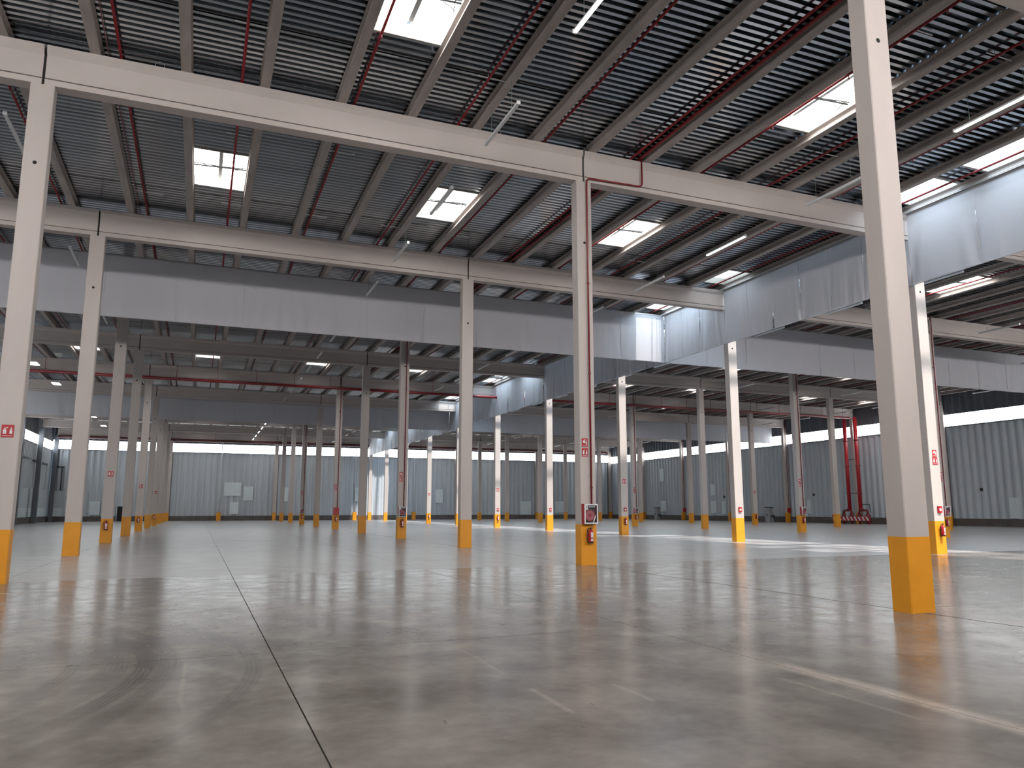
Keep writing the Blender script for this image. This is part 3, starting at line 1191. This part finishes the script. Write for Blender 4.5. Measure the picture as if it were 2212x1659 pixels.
LROWS = [(-15.55, 'leftmost row', 3.36, 11.14), (-3.36, 'row left of middle columns', -7.77, 5.57),
         (8.25, 'row right of middle columns', -7.77, 5.57), (19.92, 'first row right of curtain', -2.2, 5.57),
         (31.63, 'second row right of curtain', -2.2, 5.57), (43.35, 'third row right of curtain', 3.37, 5.57),
         (53.12, 'row along right wall', 14.5, 5.57)]
for li, (x, nm, y0, st) in enumerate(LROWS):
    n = 0
    y = y0
    while y < 99:
        blocked = abs(y - Y1C) < 1.3 or abs(y - Y2C) < 1.3
        if in_frame([(x, y - 1.2, 11.8), (x, y + 1.2, 11.8)], 10) and not blocked:
            n += 1
            lit = 0
            if li == 1 and y < -5:
                lit = 1
            if li == 2 and (y < -5 or 2 < y < 5):
                lit = 2
            if li == 1 and y > 58:
                lit = 2
            lamp(x, y, lit, '%slinear pendant lamp, %s from camera in the %s' % ('lit ' if lit else 'unlit ', nth(n), nm), y < 17)
        y += st
for n, y in enumerate((41.9, 51.4, 63.5, 75.7, 86.0)):
    lamp(-21.6, y, 1, 'glowing rectangular panel lamp near the left wall, %s from camera' % nth(n + 1), True, True)

# ------------------------------------------------------------------ things on the walls
for n, (x0, z1, x1, z0) in enumerate(((-6.88, 5.54, -4.54, 3.61), (-4.13, 4.97, -2.83, 2.94), (-5.96, 2.66, -4.79, .98), (1.44, 4.89, 2.20, 2.82),
                                     (12.19, 4.99, 12.69, 2.92), (25.29, 4.82, 26.49, 2.67), (40.19, 2.94, 42.14, .72), (46.68, 2.96, 48.43, 1.06),
                                     (-24.07, 2.74, -22.80, .91))):
    o = MB().box(x0, x1, YF - .035, YF + .02, z0, z1).obj('patch_sheet', MT['patch'])
    tag(o, ['widest pale sheet on the far wall, upper left of three grouped sheets', 'tall pale sheet on the far wall just right of the widest one',
            'low pale sheet on the far wall beneath the widest one', 'narrow pale sheet on the far wall just past the middle column row',
            'thinnest pale sheet on the far wall, by the second downpipe', 'pale upright sheet on the far wall right of the third downpipe',
            'large low pale sheet on the far wall towards its right end', 'low pale sheet on the far wall nearest its right corner',
            'low pale sheet on the far wall at left, beside the dark doorway'][n], 'wall patch', 'pale sheets on the far wall')
for n, (ya, z1, yb, z0) in enumerate(((84.71, 7.96, 83.62, 5.94), (71.69, 5.14, 70.61, 3.54), (84.71, 2.91, 83.23, 1.24), (71.74, 2.77, 70.57, 1.07),
                                     (69.19, 2.75, 68.29, .96), (27.65, 2.61, 26.74, .75), (52.83, 2.69, 52.21, 1.04))):
    o = MB().box(XR - .035, XR + .02, yb, ya, z0, z1).obj('patch_sheet', MT['patch'])
    tag(o, ['highest pale sheet on the right wall, near its far corner', 'mid-height pale sheet on the right wall between the two pump posts',
            'low pale sheet on the right wall below the highest one', 'low pale sheet on the right wall directly below the mid-height one',
            'narrow low pale sheet on the right wall, camera side of the stacked pair', 'low pale sheet on the right wall at the right picture edge',
            'low pale sheet on the right wall just beyond the red risers'][n], 'wall patch', 'pale sheets on the right wall')
# loading doors by the left corner
for n, (a, b) in enumerate(((81.6, 86.0), (87.4, 98.4))):
    t = thing('loading_door', 'pale grey loading door panel on the left wall, %s from camera' % nth(n + 1), 'door', (XL + .06, (a + b) / 2, .72), 'loading doors')
    h = (b - a) / 2
    for q in range(3):
        MB().box(-.05, .05, -h, h, q * 1.14, q * 1.14 + 1.12).obj('door_panel', MT['patch'] if q == 0 else MT['wall'], t)
t = thing('loading_door', 'pale grey loading door panel in the far left corner on the far wall', 'door', (-28.2, YF - .06, .72), 'loading doors')
for q in range(3):
    MB().box(-.85, .85, -.05, .05, q * 1.14, q * 1.14 + 1.12).obj('door_panel', MT['patch'] if q == 0 else MT['wall'], t)
t = thing('door_track', 'black loading door track and rail high on the left wall', 'door track', (XL + .12, 0, 0))
MB().box(-.08, .08, 87.5, 96.6, 7.35, 7.6).obj('rail', MT['darkframe'], t)
MB().box(-.08, .08, 96.4, 96.65, 4.2, 7.6).obj('upright', MT['steel'], t)
MB().box(-.06, .06, 80.9, 85.6, 7.5, 7.68).obj('rail', MT['darkframe'], t)
t = thing('door_track', 'black loading door track on the far wall in the left corner', 'door track', (0, YF - .12, 0))
MB().box(-29.0, -27.5, -.08, .08, 7.28, 7.46).obj('rail', MT['darkframe'], t)
MB().box(-27.8, -27.66, -.06, .06, 4.15, 7.3).obj('upright', MT['darkframe'], t)
t = thing('exit_doorway', 'dark open doorway low in the far wall behind left columns', 'doorway', (-20.2, YF - .05, 0))
MB().box(-.45, .45, -.02, .02, 0, 2.05).obj('dark_opening', MT['gap'], t)
f = MB()
f.box(-.53, -.45, -.05, .05, 0, 2.13)
f.box(.45, .53, -.05, .05, 0, 2.13)
f.box(-.45, .45, -.05, .05, 2.05, 2.13)
f.obj('door_frame', MT['lampwhite'], t)
# rain downpipes with yellow guards
for n, x in enumerate((-7.45, 12.2, 21.6)):
    t = thing('rain_downpipe', 'thin grey rain downpipe with yellow guard on the far wall, %s from left' % nth(n + 1), 'downpipe', (x, YF - .22, 0), 'downpipes on the far wall')
    MB().tube([(0, 0, 0), (0, 0, 11.5)], .06, 8).obj('pipe', MT['lampwhite'], t, smooth=True)
    g = MB()
    g.box(-.30, .30, -.22, -.14, 0, 1.2)
    g.box(-.30, -.22, -.14, .12, 0, 1.2)
    g.box(.22, .30, -.14, .12, 0, 1.2)
    g.obj('guard', MT['yellow'], t)
# small hydrant-like posts by the right wall
for n, y in enumerate((83.0, 57.5)):
    t = thing('pump_post', 'grey pump post with dark head by the right wall, %s' % ['farther one', 'nearer one'][n], 'pump', (55.9, y, 0), 'grey pump posts')
    MB().box(-.30, .30, -.42, .42, 0, 1.5).obj('cabinet', MT['grey_machine'], t)
    MB().box(-.22, .22, -.30, .30, 1.5, 1.75).obj('head', MT['grey_machine'], t)
    MB().box(-.34, .34, -.46, .46, 1.75, 1.87).obj('dark_cap', MT['darkframe'], t)
    MB().tube([(-.31, .1, .9), (-.29, .1, .9)], .12, 10).obj('dial', MT['black'], t)
    MB().tube([(-.1, -.45, .75), (-.1, -.9, .75), (-.1, -1.05, .45)], [.10, .16, .12], 8).obj('hose_stub', MT['black'], t)
for n, (y, z) in enumerate(((30.2, 3.4), (51.6, 3.3), (68.6, 3.3))):
    o = MB().box(XR - .12, XR + .01, y - .1, y + .1, z - .15, z + .15).obj('wall_socket_box', MT['black'])
    tag(o, 'small black box on the right wall, %s from camera' % nth(n + 1), 'box', 'black boxes on the right wall')
# hook loops standing on top of the first beam
for n, x in enumerate((-11.85, -2.62)):
    o = MB().tube([(x - .11, .02, BT), (x - .10, .02, BT + .13), (x, .02, BT + .19), (x + .10, .02, BT + .13), (x + .11, .02, BT)], .009, 5).obj('lifting_loop', MT['steel'])
    tag(o, 'bent wire lifting loop on top of the first beam, %s one' % ['left', 'right'][n], 'loop', 'lifting loops')
print('objects', len(bpy.data.objects))
